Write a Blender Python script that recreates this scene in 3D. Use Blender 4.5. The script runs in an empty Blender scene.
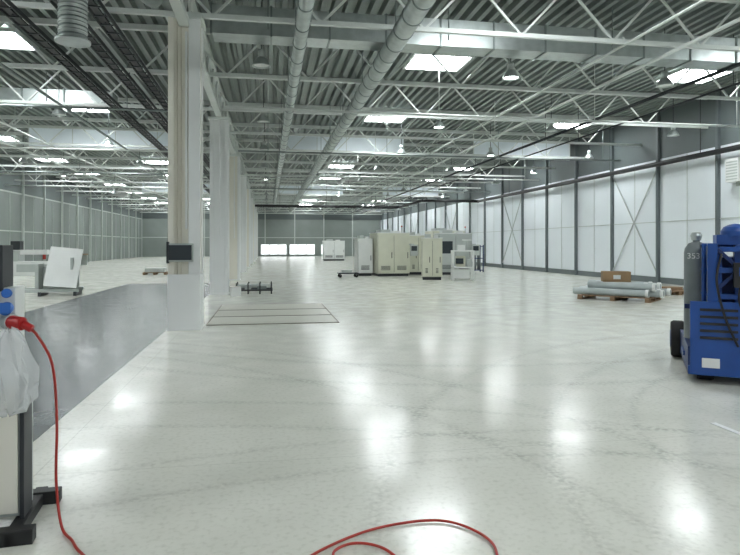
import bpy, bmesh, math, random
from mathutils import Vector, Matrix
random.seed(4)
S=bpy.context.scene
COL=S.collection

# ---------------------------------------------------------------- materials
def mat(name,c,rough=.5,metal=0,var=.0,scale=3.,c2=None,emit=0,bump=0,stretch=(1,1,1)):
    m=bpy.data.materials.new(name); m.use_nodes=True
    nt=m.node_tree; b=nt.nodes['Principled BSDF']
    b.inputs['Base Color'].default_value=(*c,1); b.inputs['Roughness'].default_value=rough
    b.inputs['Metallic'].default_value=metal
    if var>0 or c2 or bump:
        tc=nt.nodes.new('ShaderNodeTexCoord'); mp=nt.nodes.new('ShaderNodeMapping'); mp.inputs['Scale'].default_value=stretch
        n=nt.nodes.new('ShaderNodeTexNoise'); n.inputs['Scale'].default_value=scale; n.inputs['Detail'].default_value=5
        nt.links.new(tc.outputs['Object'],mp.inputs['Vector']); nt.links.new(mp.outputs[0],n.inputs['Vector'])
        r=nt.nodes.new('ShaderNodeValToRGB')
        r.color_ramp.elements[0].position=.3; r.color_ramp.elements[1].position=.7
        a=c2 if c2 else tuple(max(0,x*(1-var)) for x in c)
        r.color_ramp.elements[0].color=(*a,1); r.color_ramp.elements[1].color=(*c,1)
        nt.links.new(n.outputs['Fac'],r.inputs['Fac']); nt.links.new(r.outputs['Color'],b.inputs['Base Color'])
        if bump:
            bp=nt.nodes.new('ShaderNodeBump'); bp.inputs['Strength'].default_value=bump
            nt.links.new(n.outputs['Fac'],bp.inputs['Height']); nt.links.new(bp.outputs[0],b.inputs['Normal'])
    if emit:
        b.inputs['Emission Color'].default_value=(*c,1); b.inputs['Emission Strength'].default_value=emit
    return m

M={}
M['white']=mat('white_paint',(.74,.76,.74),.45,0,.08,2)
M['truss']=mat('truss_paint',(.66,.70,.67),.4,.1,.1,1)
M['cream']=mat('column_cream',(.78,.76,.67),.55,0,.05,1.5,stretch=(3,3,.4))
M['groove']=mat('column_groove',(.60,.56,.46),.6,0,.1,2)
M['colw']=mat('column_white',(.78,.80,.79),.5,0,.05,1.5)
M['deck']=mat('deck_steel',(.27,.31,.29),.42,.25,.2,.8)
M['galv']=mat('galvanised',(.52,.57,.56),.32,.7,.2,5)
M['galvd']=mat('galvanised_flange',(.27,.31,.30),.4,.7,.15,5)
M['dark']=mat('dark_steel',(.035,.04,.045),.45,.3,.2,4)
M['black']=mat('black_plastic',(.012,.013,.014),.5,0,.2,6)
M['rubber']=mat('rubber',(.015,.015,.015),.8,0,.3,10)
M['wallw']=mat('wall_panel_white',(.75,.80,.83),.45,0,.05,.5)
M['wallg']=mat('wall_panel_greygreen',(.215,.245,.23),.6,0,.15,.6)
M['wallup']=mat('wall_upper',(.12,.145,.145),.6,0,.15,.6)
M['post']=mat('wall_post',(.14,.165,.17),.5,.2,.1,3)
M['postw']=mat('wall_post_light',(.5,.54,.51),.5,.1,.1,3)
M['cnc']=mat('machine_beige',(.62,.63,.51),.4,0,.08,2)
M['cncg']=mat('machine_grey',(.46,.50,.48),.4,0,.1,2)
M['glassd']=mat('machine_glass',(.03,.04,.045),.1)
M['wood']=mat('pallet_wood',(.32,.21,.12),.8,0,.4,6,stretch=(1,8,8))
M['card']=mat('cardboard',(.31,.205,.11),.85,0,.15,3)
M['blue']=mat('blue_paint',(.010,.068,.30),.35,0,.25,3)
M['blued']=mat('blue_paint_dark',(.006,.028,.13),.4,0,.25,3)
M['socket']=mat('socket_blue',(.03,.15,.52),.4,0,.05,9)
M['red']=mat('red_cable',(.42,.03,.018),.4,0,.1,9)
M['redp']=mat('red_plug',(.42,.015,.015),.4,0,.1,9)
M['pipe']=mat('grey_plastic_pipe',(.42,.47,.47),.35,0,.1,4)
M['cyl']=mat('gas_bottle_grey',(.22,.25,.26),.4,.2,.2,4)
M['yellow']=mat('label_yellow',(.8,.55,.05),.5,0,.05,4)
M['plate']=mat('steel_sheet',(.60,.60,.53),.35,0,.08,1.2)
M['plated']=mat('sheet_edge',(.13,.105,.08),.7,0,.2,5)
M['sky']=mat('skylight_glazing',(.94,.98,1.0),.4,emit=33)
M['win']=mat('daylight_glazing',(.95,.98,1.0),.3,emit=1.5)
M['lampon']=mat('lamp_glow',(.95,1,.95),.3,emit=30)
M['curtain']=mat('smoke_curtain_sheet',(.84,.91,.96),.6,0,.05,1)
mb=bpy.data.materials.new('plastic_bag'); mb.use_nodes=True
b=mb.node_tree.nodes['Principled BSDF']; b.inputs['Base Color'].default_value=(.85,.88,.88,1); b.inputs['Roughness'].default_value=.2
b.inputs['Alpha'].default_value=.42
M['bag']=mb

def floor_mat(name,base,dirt,rough,joints=True,ior=1.55,scuff=.5):
    m=bpy.data.materials.new(name); m.use_nodes=True; nt=m.node_tree; N=nt.nodes; L=nt.links
    b=N['Principled BSDF']
    tc=N.new('ShaderNodeTexCoord')
    def noise(scale,stretch=(1,1,1),det=6,rot=0,dist=0):
        mp=N.new('ShaderNodeMapping'); mp.inputs['Scale'].default_value=stretch; mp.inputs['Rotation'].default_value=(0,0,rot)
        n=N.new('ShaderNodeTexNoise'); n.inputs['Scale'].default_value=scale; n.inputs['Detail'].default_value=det
        n.inputs['Distortion'].default_value=dist
        L.new(tc.outputs['Object'],mp.inputs['Vector']); L.new(mp.outputs[0],n.inputs['Vector']); return n.outputs['Fac']
    def ramp(f,a,bb,ca=(0,0,0,1),cb=(1,1,1,1)):
        r=N.new('ShaderNodeValToRGB'); r.color_ramp.elements[0].position=a; r.color_ramp.elements[1].position=bb
        r.color_ramp.elements[0].color=ca; r.color_ramp.elements[1].color=cb; L.new(f,r.inputs['Fac']); return r.outputs['Color']
    def mth(op,a,bv=None):
        x=N.new('ShaderNodeMath'); x.operation=op
        for i,v in enumerate((a,bv)):
            if v is None: continue
            if isinstance(v,(int,float)): x.inputs[i].default_value=v
            else: L.new(v,x.inputs[i])
        return x.outputs[0]
    def mix(f,a,bb,k=1.0):
        mx=N.new('ShaderNodeMix'); mx.data_type='RGBA'
        if k!=1.0: f=mth('MULTIPLY',f,k)
        L.new(f,mx.inputs[0])
        for s,v in ((6,a),(7,bb)):
            if isinstance(v,tuple): mx.inputs[s].default_value=(*v,1)
            else: L.new(v,mx.inputs[s])
        return mx.outputs[2]
    dk=tuple(x*.5 for x in dirt)
    c=mix(ramp(noise(.3),.3,.75),base,dirt,.35)
    c=mix(ramp(noise(1.1,(1,1,1),9),.4,.85),c,dirt,.5)
    c=mix(ramp(noise(26,(1,1,1),8),.5,.8),c,dirt,.7)
    sx=N.new('ShaderNodeSeparateXYZ'); L.new(tc.outputs['Object'],sx.inputs[0])
    if scuff>0:
        # forklift tyre arcs: faint rings worn into the coating
        brk=ramp(noise(22,(1,1,1),6),.38,.62)
        for cx,cy,R,wd_ in ((-6,2,8.2,.12),(-6,2,9.3,.12),(9,1.5,7.4,.12),(9,1.5,8.6,.12),(4,16,8.5,.13),(4,16,9.6,.13),(7,3,4.2,.08),(7,3,3.3,.08),(-2,-3,9.4,.09),(-2,-3,8.6,.09),(1.5,-4,8.3,.07),(1.5,-4,8.9,.07)):
            dx=mth('SUBTRACT',sx.outputs['X'],cx); dy=mth('SUBTRACT',sx.outputs['Y'],cy)
            rr=mth('SQRT',mth('ADD',mth('MULTIPLY',dx,dx),mth('MULTIPLY',dy,dy)))
            a=mth('ABSOLUTE',mth('SUBTRACT',rr,R))
            ln=N.new('ShaderNodeMapRange'); ln.inputs['From Max'].default_value=wd_; ln.inputs['To Min'].default_value=1; ln.inputs['To Max'].default_value=0
            L.new(a,ln.inputs['Value'])
            c=mix(mth('MULTIPLY',ln.outputs[0],brk),c,dk,scuff)
    if joints:
        outs=[]
        for ax,per,off in (('X',6.0,1.6),('Y',8.1,3.0)):
            fr=mth('FRACT',mth('DIVIDE',mth('ADD',sx.outputs[ax],off+600),per))
            outs.append(mth('LESS_THAN',fr,.008/per))
        c=mix(mth('MAXIMUM',outs[0],outs[1]),c,dk,.3)
    L.new(c,b.inputs['Base Color'])
    mr=N.new('ShaderNodeMapRange'); mr.inputs['From Min'].default_value=.3; mr.inputs['From Max'].default_value=.7
    mr.inputs['To Min'].default_value=rough*.75; mr.inputs['To Max'].default_value=rough*1.35
    L.new(noise(2.5,(1,1,1),9),mr.inputs['Value']); L.new(mr.outputs[0],b.inputs['Roughness'])
    b.inputs['IOR'].default_value=ior
    return m
M['floor']=floor_mat('floor_epoxy_light',(.74,.745,.675),(.49,.495,.425),.185,True,1.56,.30)
M['aisle']=floor_mat('floor_aisle_grey',(.085,.097,.104),(.12,.135,.14),.19,False,1.46,.0)

# ---------------------------------------------------------------- mesh builder
class B:
    def __init__(s,name): s.name=name; s.bm=bmesh.new(); s.ms=[]
    def mi(s,k):
        if k not in s.ms: s.ms.append(k)
        return s.ms.index(k)
    def _tag(s,vs,k,smooth=False):
        i=s.mi(k); fs=set(f for v in vs for f in v.link_faces)
        for f in fs: f.material_index=i; f.smooth=smooth
    def box(s,c,d,k,rot=None):
        mt=Matrix.Translation(c)
        if rot is not None: mt=mt@(rot if isinstance(rot,Matrix) else Matrix.Rotation(rot,4,'Z'))
        mt=mt@Matrix.Diagonal((d[0],d[1],d[2],1))
        r=bmesh.ops.create_cube(s.bm,size=1,matrix=mt); s._tag(r['verts'],k); return s
    def bb(s,x0,x1,y0,y1,z0,z1,k): return s.box(((x0+x1)/2,(y0+y1)/2,(z0+z1)/2),(abs(x1-x0),abs(y1-y0),abs(z1-z0)),k)
    def beam(s,p0,p1,w,h,k):
        p0=Vector(p0);p1=Vector(p1);d=p1-p0;L=d.length
        q=d.to_track_quat('Y','Z').to_matrix().to_4x4()
        return s.box((p0+p1)/2,(w,L,h),k,q)
    def cyl(s,p0,p1,r,k,seg=12,r2=None,caps=True):
        p0=Vector(p0);p1=Vector(p1);d=p1-p0
        mt=Matrix.Translation((p0+p1)/2)@d.to_track_quat('Z','Y').to_matrix().to_4x4()
        q=bmesh.ops.create_cone(s.bm,cap_ends=caps,segments=seg,radius1=r,radius2=r if r2 is None else r2,depth=d.length,matrix=mt)
        s._tag(q['verts'],k,True)
        for v in q['verts']:
            for f in v.link_faces:
                if len(f.verts)>4: f.smooth=False
        return s
    def lathe(s,prof,o,k,seg=20,axis='Z'):
        i=s.mi(k); rings=[]
        for r,z in prof:
            ring=[]
            for a in range(seg):
                t=2*math.pi*a/seg
                p=(r*math.cos(t),r*math.sin(t),z) if axis=='Z' else ((z,r*math.cos(t),r*math.sin(t)) if axis=='X' else (r*math.sin(t),z,r*math.cos(t)))
                ring.append(s.bm.verts.new((o[0]+p[0],o[1]+p[1],o[2]+p[2])))
            rings.append(ring)
        for a,b in zip(rings,rings[1:]):
            for j in range(seg):
                f=s.bm.faces.new((a[j],a[(j+1)%seg],b[(j+1)%seg],b[j])); f.material_index=i; f.smooth=True
        return s
    def tube(s,pts,r,k,seg=10,sub=8):
        P=[Vector(p) for p in pts]; Q=[]
        for i in range(len(P)-1):
            a=P[max(i-1,0)];b=P[i];c=P[i+1];d=P[min(i+2,len(P)-1)]
            for t in range(sub):
                t/=sub
                Q.append(.5*((2*b)+(c-a)*t+(2*a-5*b+4*c-d)*t*t+(-a+3*b-3*c+d)*t**3))
        Q.append(P[-1]); i0=s.mi(k); rings=[]
        up=Vector((.1,.2,1)).normalized()
        for i,p in enumerate(Q):
            d=(Q[min(i+1,len(Q)-1)]-Q[max(i-1,0)]).normalized()
            u=up-d*up.dot(d)
            if u.length<.05: u=Vector((1,0,0))-d*d.x
            u.normalize(); up=u; w=d.cross(u)
            rr=r(i) if callable(r) else r
            rings.append([s.bm.verts.new(p+rr*(math.cos(2*math.pi*j/seg)*u+math.sin(2*math.pi*j/seg)*w)) for j in range(seg)])
        for a,b in zip(rings,rings[1:]):
            for j in range(seg):
                f=s.bm.faces.new((a[j],a[(j+1)%seg],b[(j+1)%seg],b[j])); f.material_index=i0; f.smooth=True
        for rg in (rings[0],rings[-1]):
            f=s.bm.faces.new(rg); f.material_index=i0
        return s
    def poly(s,pts,k):
        f=s.bm.faces.new([s.bm.verts.new(p) for p in pts]); f.material_index=s.mi(k); return s
    def done(s,loc=(0,0,0),rz=0,bevel=0,name=None):
        bmesh.ops.recalc_face_normals(s.bm,faces=s.bm.faces)
        me=bpy.data.meshes.new(s.name); s.bm.to_mesh(me); s.bm.free()
        for k in s.ms: me.materials.append(M[k])
        o=bpy.data.objects.new(s.name,me); COL.objects.link(o); o.location=loc; o.rotation_euler=(0,0,rz)
        if bevel:
            md=o.modifiers.new('bevel','BEVEL'); md.width=bevel; md.segments=2; md.limit_method='ANGLE'
        return o
def dup(o,loc,rz=None):
    n=bpy.data.objects.new(o.name.split('.')[0],o.data); COL.objects.link(n); n.location=loc
    n.rotation_euler=(0,0,o.rotation_euler.z if rz is None else rz)
    for md in o.modifiers:
        m2=n.modifiers.new(md.name,md.type); m2.width=md.width; m2.segments=md.segments; m2.limit_method='ANGLE'
    return n

XL,XR,Y0,Y1,ZT=-17.0,16.2,-8.0,86.0,7.2
ZH=7.19
CX=-1.55
# ---------------------------------------------------------------- shell
B('floor').bb(XL,XR,Y0,Y1,-.2,0,'floor').done()
B('floor_aisle').bb(-5.7,-1.88,Y0,26,0,.002,'aisle').done()
w=B('wall_right')
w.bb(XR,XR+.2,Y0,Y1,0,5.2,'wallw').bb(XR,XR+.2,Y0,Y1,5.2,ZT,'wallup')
w.bb(XR-.02,XR,Y0,Y1,0,.25,'post').bb(XR-.03,XR,Y0,Y1,2.55,2.58,'postw')
y=19.4-3.4*8; i=0
while y<Y1:
    w.bb(XR-.13,XR,y-.06,y+.06,0,ZT,'post')
    if i%4==1:
        w.beam((XR-.05,y,.3),(XR-.05,y+3.4,4.9),.04,.04,'cncg'); w.beam((XR-.05,y+3.4,.3),(XR-.05,y,4.9),.04,.04,'cncg')
    w.bb(XR-.015,XR,y+1.69,y+1.71,0,5.2,'postw')
    y+=3.4;i+=1
w.done()
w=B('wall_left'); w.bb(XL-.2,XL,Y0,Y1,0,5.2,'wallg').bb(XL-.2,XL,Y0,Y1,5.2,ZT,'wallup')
y=1.
while y<Y1:
    w.bb(XL,XL+.14,y-.07,y+.07,0,ZT,'postw'); w.bb(XL,XL+.03,y+1.98,y+2.02,0,5.2,'postw'); y+=4.05
w.bb(XL,XL+.05,Y0,Y1,2.5,2.58,'postw').bb(XL,XL+.05,Y0,Y1,5.1,5.2,'postw')
w.done()
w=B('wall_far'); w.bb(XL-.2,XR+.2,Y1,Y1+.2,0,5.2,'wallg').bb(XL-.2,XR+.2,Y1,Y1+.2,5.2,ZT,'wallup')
x=XL
while x<XR:
    w.bb(x-.07,x+.07,Y1-.1,Y1,0,ZT,'postw'); x+=4.15
w.bb(XL,XR,Y1-.06,Y1,2.6,2.7,'postw')
w.done()
n=1
for x0,x1,z0,z1 in ((-13.5,-11,.4,2.0),(-1,2.6,.25,1.7),(3,6.6,.25,1.7),(7.5,10.2,.25,1.7)):  # first window is an added glow to brighten the floor at far left
    g=B('window_%d'%n); g.bb(x0,x1,Y1-.13,Y1-.11,z0,z1,'win')
    for xx in (x0,x0+(x1-x0)/3,x0+2*(x1-x0)/3,x1): g.bb(xx-.05,xx+.05,Y1-.16,Y1-.1,z0,z1,'postw')
    g.bb(x0,x1,Y1-.16,Y1-.1,z1-.05,z1+.05,'postw').bb(x0,x1,Y1-.16,Y1-.1,z0-.05,z0+.05,'postw'); g.done(); n+=1
d=B('ceiling'); i0=d.mi('deck'); per=.30; prof=[]
x=XL-.2
while x<XR+.2:
    prof+=[(x,ZT+.16),(x+.09,ZT+.16),(x+.13,ZT),(x+.25,ZT),(x+.29,ZT+.16)]; x+=per
va=[d.bm.verts.new((p[0],Y0,p[1])) for p in prof]; vb=[d.bm.verts.new((p[0],Y1+.2,p[1])) for p in prof]
for a in range(len(prof)-1):
    f=d.bm.faces.new((va[a],va[a+1],vb[a+1],vb[a])); f.material_index=i0
d.bb(XL-.2,XR+.2,Y0,Y1+.2,ZT+.2,ZT+.3,'deck')
d.done()
s=B('skylight'); s.bb(-.85,.85,-.72,.72,-.03,-.005,'sky')
for a in (-1,1):
    s.bb(a*.87-.04,a*.87+.04,-.78,.78,-.1,0,'truss').bb(-.87,.87,a*.75-.04,a*.75+.04,-.1,0,'truss')
s.bb(-.02,.02,-.72,.72,-.05,-.02,'truss')
s0=None
for X in (-13.8,-7.3,5.05,13.7):  # leftmost row is added to even out the light across the hall
    for k in range(-3,9):
        loc=(X,17.55+8.1*k,ZT-.005)
        if s0 is None: s0=s.done(loc)
        else: dup(s0,loc)
t=B('roof_truss'); zb,zt=6.0,7.1
t.bb(XL,XR,-.045,.045,zb-.045,zb+.045,'truss').bb(XL,XR,-.06,.06,zt-.06,zt+.08,'truss')
x=XL+.2; p=2.1
while x+p<=XR+.1:
    t.beam((x,0,zt),(x+p/2,0,zb),.045,.045,'truss').beam((x+p/2,0,zb),(x+p,0,zt),.045,.045,'truss'); x+=p
t0=None
for k in range(-3,19):
    yy=11.9+4.05*k
    if t0 is None: t0=t.done((0,yy,0))
    else: dup(t0,(0,yy,0))
g=B('lattice_girder'); zb2=5.78
g.bb(-.09,.09,Y0,Y1-.2,zb2-.08,zb2+.08,'truss').bb(-.07,.07,Y0,Y1-.2,6.62,6.74,'truss')
y=Y0
while y<Y1-1.6:
    g.beam((0,y,6.65),(0,y+.67,zb2),.05,.05,'truss').beam((0,y+.67,zb2),(0,y+1.35,6.65),.05,.05,'truss'); y+=1.35
g0=g.done((CX,0,0))
for k,X in enumerate((-9.3,7.6)):
    q=B('bracing_rail'); q.cyl((X,Y0,5.93),(X,Y1-.2,5.93),.03,'truss',8)
    for j in range(-3,19): q.bb(X-.02,X+.02,11.88+4.05*j,11.92+4.05*j,5.9,6.1,'truss')
    q.done()
# ---------------------------------------------------------------- columns
def column(Y,style):
    c=B('column'); k='cream' if style!='w' else 'colw'; h=.29; first=style=='first'; top=5.93 if first else 5.7
    c.bb(-h+.03,h-.03,-h+.03,h-.03,0,top,k)
    for a in (-1,1):
        for b_ in (-1,1):
            c.bb(a*h-a*.11,a*h,b_*h-b_*.11,b_*h,0,top,'colw' if a>0 else k)
    c.bb(.02,.06,-h-.01,-h+.06,1.9,5.6,'colw')
    if first:
        c.bb(-h-.01,h+.01,-h-.01,h+.01,0,1.05,'colw')
        c.bb(-.13,-.12,-h-.002,-h+.04,1.05,top,'groove').bb(-.06,-.05,-h-.002,-h+.04,1.05,top,'groove')
        c.bb(.08,h+.004,-h-.006,-h+.06,1.05,top,'colw')
    c.bb(-h-.02,h+.02,-h-.02,h+.02,0,.04,'colw')
    c.bb(-h-.05,h+.05,-h-.05,h+.05,top-.08,top,'truss')
    return c.done((CX,Y,0),bevel=.008)
c0=column(11.95,'first'); c1=column(20.05,'w'); c2=column(28.15,'c')
for k in range(3,9): dup(c1 if k%2 else c2,(CX,11.95+8.1*k,0))
e=B('display_panel'); e.bb(-.24,.24,-.08,0,-.17,.17,'cncg').bb(-.21,.21,-.09,-.07,-.14,.14,'glassd').bb(-.24,-.20,-.1,0,-.2,.2,'dark')
e.done((CX-.06,11.64,1.46))
# ---------------------------------------------------------------- ducts
def hangers(b,pts,r,k='galvd'):
    for p in pts:
        b.cyl((p[0]-r,p[1],p[2]),(p[0]-r,p[1],ZH),.012,k,6).cyl((p[0]+r,p[1],p[2]),(p[0]+r,p[1],ZH),.012,k,6)
def spiral(name,X,Z,r,ya,yb,step=.9):
    b=B(name); b.cyl((X,ya,Z),(X,yb,Z),r,'galv',24)
    y=ya+.3
    while y<yb: b.cyl((X,y-.02,Z),(X,y+.02,Z),r+.015,'galvd',24); y+=step
    y=ya+1
    pts=[]
    while y<yb: pts.append((X,y,Z)); y+=4.05
    hangers(b,pts,r+.01); return b.done()
spiral('spiral_duct',.64,5.72,.13,2,60,1.0)
spiral('spiral_duct',2.58,5.75,.19,2,70,.75)
b=B('rectangular_duct')
b.bb(-1.2,XR-.1,13.0,13.6,6.07,6.67,'galv')
x=-1.2
while x<XR-.2: b.bb(x,x+.04,12.97,13.63,6.04,6.70,'galvd'); x+=1.25
for x in (0,4,8,12,15.9): b.cyl((x,12.98,6.2),(x,12.98,ZH),.012,'galvd',6).cyl((x,13.62,6.2),(x,13.62,ZH),.012,'galvd',6)
b.done()
b=B('rectangular_duct'); b.bb(-16.5,-5.,20.7,21.4,6.15,6.6,'galv')
x=-16.5
while x<-5: b.bb(x,x+.05,20.66,21.44,6.1,6.64,'galvd'); x+=1.25
for x in (-15,-11,-7): b.cyl((x,20.68,6.2),(x,20.68,ZH),.012,'galvd',6)
b.done()
b=B('air_outlet'); z=4.35
b.cyl((-2.55,8.5,4.3),(-2.55,8.5,ZH),.17,'galv',24)
for i in range(26): b.cyl((-2.55,8.5,4.3+i*.055),(-2.55,8.5,4.32+i*.055),.182,'galvd' if i%2 else 'galv',24)
b.cyl((-2.55,8.5,4.28),(-2.55,8.5,4.31),.22,'galv',24)
b.tube([(-2.4,8.5,5.3),(-2.0,9.1,5.5),(-1.85,10.2,5.6),(-1.98,11.2,6.3)],lambda i:.13+.015*(i%2),'galvd',16,12)
b.done()
for X,Z in ((-3.0,5.75),(-3.45,5.65),(-4.6,5.8)):
    b=B('cable_tray')
    b.bb(X-.14,X-.12,3,78,Z,Z+.09,'dark').bb(X+.12,X+.14,3,78,Z,Z+.09,'dark')
    y=3.
    while y<78: b.bb(X-.13,X+.13,y,y+.04,Z,Z+.02,'dark'); y+=.45
    b.bb(X-.08,X+.05,3,78,Z+.02,Z+.05,'black')
    for k in range(-2,17): b.bb(X-.01,X+.01,11.89+4.05*k,11.91+4.05*k,Z,6.0,'dark')
    b.done()
def piperun(name,pts,r,k,drops=(),brackets=()):
    b=B(name)
    for a,c in zip(pts,pts[1:]): b.cyl(a,c,r,k,12)
    for p in pts[1:-1]:
        q=bmesh.ops.create_uvsphere(b.bm,u_segments=12,v_segments=8,radius=r*1.15,matrix=Matrix.Translation(p)); b._tag(q['verts'],k,True)
    for p in drops: b.cyl(p,(p[0],p[1],ZH),.012,k,6)
    for p in brackets: b.bb(p[0],XR-.005,p[1]-.03,p[1]+.03,p[2]-.03,p[2]+.03,k)
    return b.done()
piperun('black_pipe',[(15.9,4,4.95),(15.9,44,4.95),(11.5,44,4.95),(11.5,52,4.95),(-1.1,52,4.95)],.1,'black',[(15.9,8+6*i,4.95) for i in range(6)]+[(11.5,48,4.95),(5,52,4.95),(1,52,4.95)],[(15.9,8+6*i,4.95) for i in range(6)])
piperun('conduit_rail',[(10.8,4,5.8),(10.8,80,5.8)],.05,'dark',[(10.8,6+8.1*i,5.8) for i in range(9)])
piperun('conduit_rail',[(12.2,4,5.85),(12.2,80,5.85)],.03,'dark',[(12.2,6+8.1*i,5.85) for i in range(9)])
piperun('sprinkler_pipe',[(-10.8,4,5.85),(-10.8,80,5.85)],.05,'truss',[(-10.8,6+8.1*i,5.85) for i in range(9)])
piperun('sprinkler_pipe',[(-6.2,4,5.85),(-6.2,80,5.85)],.04,'galvd',[(-6.2,6+8.1*i,5.85) for i in range(9)])
piperun('sprinkler_pipe',[(8.7,6,5.82),(8.7,80,5.82)],.04,'truss',[(8.7,6+8.1*i,5.82) for i in range(9)])
for i,yy in enumerate((17.2,25.1,33.5,41.5)):
    piperun('cable_duct',[(-1.2,yy,5.45),(15.9,yy,5.45)],.035,'truss' if i%2==0 else 'galvd',[(x,yy,5.45) for x in (0,5,10,15)])
    piperun('cable_duct',[(-16.9,yy+1,5.5),(-1.9,yy+1,5.5)],.035,'truss' if i%2 else 'galvd',[(x,yy+1,5.5) for x in (-15,-10,-4)])
for yy in (28.9,53.2):
    for x0,x1 in ((-10.5,-3.2),(.9,6.6),(10.2,15.4)):
        b=B('smoke_curtain'); b.bb(x0,x1,yy-.02,yy+.02,6.0,6.85,'curtain').bb(x0,x1,yy-.05,yy+.05,6.82,6.9,'truss').bb(x0,x1,yy-.04,yy+.04,5.98,6.02,'truss')
        x=x0
        while x<=x1: b.bb(x-.015,x+.015,yy-.03,yy+.03,6.0,ZH,'truss'); x+=(x1-x0)/4-.0001
        b.done()
def lamp(on):
    b=B('high_bay_lamp')
    b.cyl((0,0,.36),(0,0,1.49),.012,'dark',6).cyl((0,0,.2),(0,0,.38),.08,'cncg',14)
    b.lathe([(.06,.22),(.1,.2),(.16,.12),(.205,.02),(.215,0),(.2,.0),(.15,.11),(.09,.18),(.0,.19)],(0,0,0),'galv')
    b.cyl((0,0,.03),(0,0,.045),.17,'lampon' if on else 'white',20)
    return b
on=lamp(True).done((5.9,14,5.7)); off=lamp(False).done((-.15,14.0,5.7))
for X in (-12,-6.5,-.15,5.9,10.1,15.0):
    for k in range(0,10):
        Y=14.0+6*k
        if k==0 and X in (-.15,5.9): continue
        r=(k*3+int(X))%4
        dup(on if r==0 else off,(X,Y+.3*(k>0),5.7))
b=B('wall_heater'); b.bb(-.35,0,-.3,.3,-.4,.4,'white')
for i in range(7): b.bb(-.365,-.35,-.25,.25,-.34+i*.1,-.30+i*.1,'cncg')
b.bb(-.1,.0,-.1,.1,-.55,-.4,'cncg'); b.done((XR-.005,18.4,4.2))
# ---------------------------------------------------------------- floor sheets
b=B('steel_floor_sheets')
for i in range(3):
    y0=12.3+i*1.36; y1=y0+1.34
    b.bb(-1.22,1.45,y0,y1,0.001,.008,'plated').bb(-1.19,1.42,y0+.045,y1-.045,.008,.011,'plate')
b.done()
# ---------------------------------------------------------------- machines
def cnc(name,w,d,h,loc,rz=0,k='cnc',doors=3,window=True,panel=True):
    b=B(name)
    b.bb(-w/2+.05,w/2-.05,-d/2+.05,d/2-.05,0,.14,'dark').bb(-w/2,w/2,-d/2,d/2,.14,h,k)
    dw=w/doors
    for i in range(doors):
        x0=-w/2+i*dw+.03; x1=x0+dw-.06
        b.bb(x0,x1,-d/2-.035,-d/2,.22,h-.12,k)
        b.bb(x0-.012,x0,-d/2-.01,-d/2,.2,h-.1,'dark')
        if window and i%2==0:
            b.bb(x0+.12,x1-.12,-d/2-.045,-d/2-.03,h*.52,h*.82,'glassd')
        b.bb(x1-.09,x1-.06,-d/2-.07,-d/2-.03,h*.42,h*.56,'dark')
        for j in range(4): b.bb(x0+.15,x1-.15,-d/2-.045,-d/2-.03,.32+j*.06,.35+j*.06,'dark')
    b.bb(-w/2-.02,w/2+.02,-d/2-.02,d/2+.02,h,h+.04,'white')
    b.bb(-w*.35,-w*.05,-d*.3,d*.3,h+.04,h+.2,'cncg').bb(w*.1,w*.3,-d*.2,d*.2,h+.04,h+.14,'white')
    if panel:
        b.cyl((w*.4,0,h),(w*.4,0,h+.35),.025,'cncg',8).cyl((w*.4,0,h+.35),(w*.4,0,h+.42),.04,'red',10)
        b.bb(w/2-.05,w/2+.12,-d/2-.4,-d/2-.05,1.6,1.66,'cncg').bb(w/2-.1,w/2+.3,-d/2-.5,-d/2-.4,1.05,1.62,'cncg').bb(w/2-.05,w/2+.25,-d/2-.51,-d/2-.5,1.3,1.55,'glassd')
    return b.done(loc,rz,bevel=.015)
cnc('control_cabinet',.8,.9,1.9,(4.95,31.2,0),.05,'white',1,False,False)
cnc('machining_center',1.7,1.8,2.2,(6.3,31.0,0),.05,'cnc',2,False)
cnc('machining_center',1.0,2.0,2.1,(8.0,32.6,0),0,'cnc',2,False,False)
cnc('control_cabinet',.95,.8,1.9,(7.5,27.0,0),-.25,'cnc',2,False,False)
cnc('machining_center',1.8,1.6,2.2,(10.0,31.8,0),-.1,'cncg',2,True)
cnc('machining_center',2.2,2.,2.5,(11.6,38.5,0),0,'cnc',3,True,False)
cnc('control_cabinet',2.2,1.2,2.0,(6.7,62,0),0,'white',2,False,False)
b=B('assembly_stand')
for x in (-.45,.45):
    for y in (-.35,.35): b.bb(x-.04,x+.04,y-.04,y+.04,0,1.35,'white')
b.bb(-.49,.49,-.39,.39,.55,.62,'white').bb(-.49,.49,-.39,.39,1.3,1.36,'white').bb(-.3,.1,-.3,.2,.62,1.1,'cnc').bb(.15,.4,-.35,.1,.62,.95,'cncg').bb(-.35,.0,-.42,-.36,.75,1.0,'glassd').bb(-.4,.3,-.3,.3,.1,.5,'white').cyl((.2,0,1.36),(.2,0,1.8),.03,'cncg',8).bb(.0,.4,-.1,.1,1.8,1.85,'white').bb(-.2,.1,-.2,.2,1.36,1.6,'white')
b.done((8.75,26.3,0),-.2,bevel=.01)
b=B('gas_bottle_rack')
for x in (-.3,.3):
    for y in (-.25,.25): b.bb(x-.025,x+.025,y-.025,y+.025,0,1.6,'blued')
for z in (.1,.8,1.5): b.bb(-.33,.33,-.28,.28,z,z+.04,'blued')
for x in (-.15,.13): b.lathe([(0,.14),(.11,.14),(.11,1.25),(.05,1.4),(.03,1.48),(0,1.48)],(x,0,0),'cyl',14)
b.done((12.2,34,0))
b=B('flat_trolley')
b.bb(-.5,.5,-.3,.3,.18,.24,'dark')
for x in (-.4,.4):
    for y in (-.22,.22): b.cyl((x,y-.02,.08),(x,y+.02,.08),.08,'rubber',14).bb(x-.02,x+.02,y-.02,y+.02,.08,.18,'galvd')
b.bb(-.3,.2,-.2,.2,.24,.36,'cncg'); b.done((3.9,29.5,0))
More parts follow.
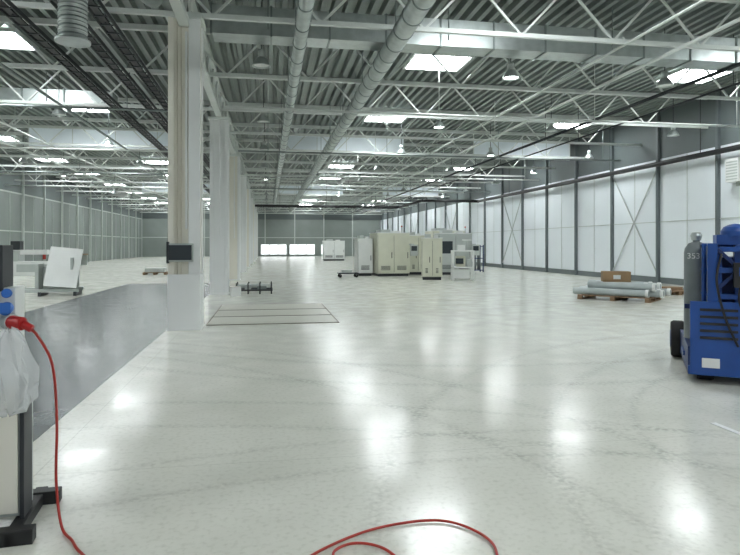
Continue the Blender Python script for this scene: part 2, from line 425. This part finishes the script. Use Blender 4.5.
def pallet(b,x,y,w,d,z=0):
    for i in range(5): b.bb(x-w/2,x+w/2,y-d/2+i*(d-.1)/4,y-d/2+i*(d-.1)/4+.1,z+.11,z+.135,'wood')
    for i in (-1,0,1):
        b.bb(x+i*(w/2-.06)-.06,x+i*(w/2-.06)+.06,y-d/2,y+d/2,z+.09,z+.11,'wood')
        for j in (-1,0,1): b.bb(x+i*(w/2-.06)-.06,x+i*(w/2-.06)+.06,y+j*(d/2-.07)-.07,y+j*(d/2-.07)+.07,z+.02,z+.09,'wood')
        b.bb(x+i*(w/2-.06)-.06,x+i*(w/2-.06)+.06,y-d/2,y+d/2,z,z+.02,'wood')
# pipes lie on the pallet with their open mouths turned partly to the viewer
b=B('pallet_of_pipes'); pallet(b,0,0,2.0,1.3)
def hp(y,z,x0,x1,r=.10):
    b.lathe([(r,x0),(r,x1),(r-.02,x1),(r-.02,x0),(r,x0)],(0,y,z),'pipe',20,'X')
    b.lathe([(r+.012,x1-.08),(r+.012,x1+.002),(r-.015,x1+.003)],(0,y,z),'white',20,'X')
    b.lathe([(r-.021,x0+.1),(0.0,x0+.1)],(0,y,z),'black',20,'X')  # black discs at both ends paint the shade inside the open pipes
    b.lathe([(r-.021,x1-.06),(0.0,x1-.06)],(0,y,z),'black',20,'X')
for i in range(5): hp(-.52+i*.26,.24,-1.15+.14*(i%2),.95+.16*((i*2)%3))
for i in range(4): hp(-.39+i*.26,.42,-1.0+.25*(i==0)+.15*(i%3),1.1-.3*(i%2))
b.done((10.2,16.2,0),-.85)
b=B('cardboard_box'); b.bb(-.38,.38,-.24,.24,0,.3,'card').bb(-.38,.38,-.03,.03,.3,.304,'wood').bb(-.1,.1,-.243,-.24,.08,.2,'white')
b.done((10.15,16.3,.52),-.4)
b=B('wooden_pallet'); pallet(b,0,0,1.2,.8); b.bb(-.4,.2,-.3,.2,.135,.25,'wood'); b.done((12.9,17.6,0),.2)
b=B('steel_transport_rack')
b.bb(-.6,.6,-.4,-.36,.1,.15,'dark').bb(-.6,.6,.36,.4,.1,.15,'dark')
for x in (-.56,-.19,.19,.56):
    b.bb(x-.02,x+.02,-.4,.4,.05,.1,'dark').bb(x-.02,x+.02,-.4,-.36,0,.36,'dark').bb(x-.02,x+.02,.36,.4,0,.36,'dark')
b.bb(-.6,.6,-.39,-.37,.28,.31,'cncg').cyl((-.5,0,.24),(.5,0,.24),.07,'cncg',14).bb(-.3,-.1,-.3,.3,.15,.3,'cncg').bb(.1,.4,-.2,.25,.15,.25,'galvd')
b.done((-.45,20.3,0))
b=B('cardboard_box'); b.bb(-.15,.15,-.15,.15,0,.3,'white').bb(-.15,.15,-.02,.02,.3,.303,'card'); b.done((-1.0,19.2,0),.2)
b=B('sheet_feeding_table')
b.bb(-1.9,.7,-.5,-.42,.12,.22,'cncg').bb(-1.9,.7,.42,.5,.12,.22,'cncg')
for x in (-1.8,-.4,.6): b.bb(x-.05,x+.05,-.5,.5,0,.14,'dark')
b.bb(-.55,-.45,-.4,.4,.2,1.0,'cncg').bb(.45,.53,-.4,.4,.2,1.2,'cncg')
b.box((.25,-.35,.9),(.95,1.3,.04),'white',Matrix.Rotation(math.radians(70),4,'X')@Matrix.Rotation(math.radians(-6),4,'Z'))
b.bb(-.5,.55,.2,.6,.2,.9,'cncg')
b.done((-6.65,20.6,0),.12,bevel=.006)
b=B('cutting_machine')
b.bb(-1.2,1.4,-.4,.4,0,.75,'white').bb(-1.2,-.8,-.4,.4,.75,1.3,'cncg').bb(-1.25,.5,-.2,.2,1.1,1.35,'white').bb(-1.25,-.8,-.25,.25,1.35,1.8,'dark').cyl((.3,0,.85),(.3,0,1.1),.08,'red',12).bb(-.9,1.3,-.42,-.4,.2,.6,'cncg').bb(.6,1.35,-.3,.3,.75,1.0,'cncg')
b.done((-11.9,34,0),0,bevel=.015)
b=B('wooden_pallet'); pallet(b,0,0,1.2,.8); b.bb(-.5,.5,-.3,.3,.135,.35,'cncg'); b.done((-6.0,34,0))
b=B('workbench'); b.bb(-1.6,1.6,-.4,.4,.82,.9,'wood')
for x in (-1.5,1.5): b.bb(x-.05,x+.05,-.38,.38,0,.82,'cncg')
b.bb(-1.2,-.4,-.3,.3,.2,.8,'cncg').bb(.3,.9,-.2,.2,.9,1.3,'dark'); b.done((-15.2,50,0),1.2)

# ---------------------------------------------------------------- blue lift (right foreground)
b=B('blue_personnel_lift')
b.bb(.0,1.35,.0,2.1,.10,.42,'blued')
b.bb(.02,1.33,-.03,.0,.10,.95,'blue')
for i in range(5): b.bb(.12,.5,-.045,-.03,.52+i*.08,.55+i*.08,'black')
b.bb(.14,.32,-.04,-.03,.19,.30,'white').bb(.62,.8,-.04,-.03,.3,.5,'yellow')
b.bb(.0,.08,-.02,2.0,.10,.20,'blue')
for i in range(5):
    x=.28+i*.2
    b.bb(x,x+.07,.04+.03*(i%2),.16,.42,1.55+.05*(i%2),'blue').bb(x+.01,x+.06,.16,.3,.42,1.6,'blued')
for z in (.62,.98,1.28,1.52): b.bb(.24,1.3,.0,.05,z,z+.06,'blue')
b.bb(.2,.3,-.02,.1,.2,1.62,'blue').bb(1.25,1.35,-.02,.1,.2,1.62,'blue')
for z in (.5,1.1): b.beam((.3,.0,z),(.75,.0,z+.45),.03,.04,'blued').beam((.75,.0,z),(.3,.0,z+.45),.03,.04,'blued')
for x in (.2,1.3):
    for y in (.45,1.3): b.cyl((x,y,.4),(x,y,1.6),.025,'blue',10)
for z in (1.0,1.3,1.6):
    b.cyl((.2,.45,z),(1.3,.45,z),.022,'blue',10).cyl((.2,1.3,z),(1.3,1.3,z),.022,'blue',10).cyl((.2,.45,z),(.2,1.3,z),.022,'blue',10).cyl((1.3,.45,z),(1.3,1.3,z),.022,'blue',10)
b.bb(.3,1.2,.5,1.25,.42,1.45,'blued')
b.bb(.3,.75,.1,.5,1.6,1.72,'blue').lathe([(.15,0),(.15,.06),(.12,.11),(.06,.14),(0,.15)],(.5,.22,1.70),'blue')
b.tube([(.34,-.01,1.5),(.28,-.12,1.2),(.36,-.1,.8),(.5,-.03,.45)],.014,'black')
b.tube([(.6,-.01,1.4),(.5,-.08,1.0),(.62,-.06,.7),(.7,-.03,.5)],.012,'black')
b.bb(.45,.7,-.1,-.02,1.12,1.4,'black').bb(.5,.65,-.11,-.1,1.25,1.35,'blue')
b.lathe([(0,.28),(.13,.28),(.14,.32),(.14,1.5),(.13,1.56),(.09,1.62),(.04,1.64),(.04,1.70),(0,1.70)],(.14,.75,0),'cyl',24)
b.lathe([(.055,1.66),(.07,1.72),(.05,1.76),(0,1.76)],(.14,.75,0),'galv',14)
b.bb(-.02,.3,.55,.95,.22,.28,'blue').bb(0,.32,.62,.66,.8,.86,'blued').bb(.30,.36,.3,.7,.4,1.5,'blued')
for x,y,r in ((-.02,1.75,.26),(1.32,1.75,.26),(.2,.25,.12),(1.15,.25,.12)):
    s_=.09
    b.lathe([(0,-s_),(r*.55,-s_),(r*.6,-s_*.7),(r*.92,-s_),(r,-s_*.6),(r,s_*.6),(r*.92,s_),(r*.6,s_*.7),(r*.55,s_),(0,s_)],(x,y,r),'rubber',24,'X')
    b.lathe([(0,-s_-.01),(r*.5,-s_-.01),(r*.5,-s_+.01)],(x,y,r),'blued',16,'X').lathe([(0,s_+.01),(r*.5,s_+.01),(r*.5,s_-.01)],(x,y,r),'blued',16,'X')
lift=b.done((4.83,6.28,0),math.radians(-34),bevel=.006)
tx=bpy.data.curves.new('number_decal','FONT'); tx.body='353'; tx.size=.10; tx.align_x='CENTER'; tx.extrude=.001
to=bpy.data.objects.new('number_decal',tx); COL.objects.link(to); tx.materials.append(M['white'])
to.parent=lift; to.location=(.10,.6,1.43); to.rotation_euler=(math.pi/2,0,0)
b=B('floor_marking_tape')
b.bb(-.03,.03,-.5,.35,0.001,.004,'white'); b.done((3.94,4.45,0),0)

# ---------------------------------------------------------------- power stand (left foreground)
SX=-1.37
b=B('power_distribution_stand')
b.bb(-.30,.0,-.10,.12,.08,.82,'cncg').bb(-.27,-.02,-.115,-.10,.1,.8,'cream').bb(-.01,.012,-.12,.05,.06,.84,'dark')
b.bb(-.3,-.24,-.3,.3,0,.07,'dark').bb(-.04,.03,-.3,.35,0,.07,'black').bb(-.3,.1,-.3,-.22,.0,.08,'black').bb(-.3,.12,.22,.3,.0,.08,'black')
b.bb(-.3,-.04,-.08,.1,.82,1.36,'white')
b.bb(-.3,-.1,-.1,.1,1.34,1.6,'dark').bb(-.26,-.13,-.11,-.1,1.44,1.56,'glassd').bb(-.24,-.17,-.13,-.1,1.37,1.42,'cncg')
for i in range(3):
    x=-.08-i*.085
    b.cyl((x,-.08,1.25),(x,-.13,1.24),.034,'socket',16).bb(x-.032,x+.032,-.14,-.12,1.22,1.28,'socket')
    b.cyl((x,-.08,1.33),(x,-.11,1.33),.026,'socket',16)
b.cyl((-.09,-.06,1.17),(-.05,-.1,1.17),.045,'cncg',16).cyl((-.07,-.09,1.17),(.01,-.13,1.16),.038,'redp',16).cyl((.01,-.13,1.16),(.06,-.14,1.13),.022,'redp',16)
b.done((SX,3.75,0),.1,bevel=.006)
b=B('red_power_cable')
b.tube([(SX+.06,3.615,1.135),(SX+.1,3.62,1.09),(-1.2,3.64,.92),(-1.19,3.68,.6),(-1.2,3.7,.25),(-1.14,3.6,.03),(-1.04,3.45,.012),(-.95,3.3,.012),(-.7,3.0,.012),(-.3,2.8,.012),(.0,2.85,.012),(.27,3.12,.012),(.6,3.31,.012),(.95,3.35,.012),(1.13,3.2,.012),(1.17,2.97,.012),(1.0,2.7,.012),(.5,2.8,.012),(.33,3.05,.012),(.44,3.16,.014),(.6,3.08,.012),(.7,2.8,.012)],.0075,'red',10,10)
b.done()
b=B('plastic_bag'); seg=36; i0=b.mi('bag'); rings=[]
prof=[(.02,.27),(.05,.25),(.08,.2),(.10,.13),(.12,.05),(.13,-.03),(.12,-.1),(.09,-.15),(.04,-.175),(.01,-.18)]
for r,z in prof:
    ring=[]
    for a in range(seg):
        t_=2*math.pi*a/seg; rr=r*(1+.16*math.sin(4*t_+z*14)+.12*math.sin(9*t_-z*30)+random.uniform(-.08,.08))
        ring.append(b.bm.verts.new((rr*math.cos(t_),rr*math.sin(t_)*.8,z+.015*math.sin(7*t_)+random.uniform(-.008,.008))))
    rings.append(ring)
for a,c in zip(rings,rings[1:]):
    for j in range(seg):
        f=b.bm.faces.new((a[j],a[(j+1)%seg],c[(j+1)%seg],c[j])); f.material_index=i0; f.smooth=(j%3!=0)
b.done((SX-.01,3.52,.87))

# ---------------------------------------------------------------- world + camera
wd=bpy.data.worlds.new('world'); S.world=wd; wd.use_nodes=True
bg=wd.node_tree.nodes['Background']; bg.inputs[0].default_value=(.9,.96,1,1); bg.inputs[1].default_value=.4
cam=bpy.data.cameras.new('camera'); co=bpy.data.objects.new('camera',cam); COL.objects.link(co); S.camera=co
F=600.
cam.sensor_width=36; cam.lens=36*F/740; cam.clip_end=300; cam.clip_start=.05
cam.shift_y=-(277.5-245)/740
co.location=(0,0,1.6); co.rotation_euler=(math.pi/2,0,-math.atan(102/600.))
S.view_settings.view_transform='Standard'; S.view_settings.look='None'; S.view_settings.exposure=0
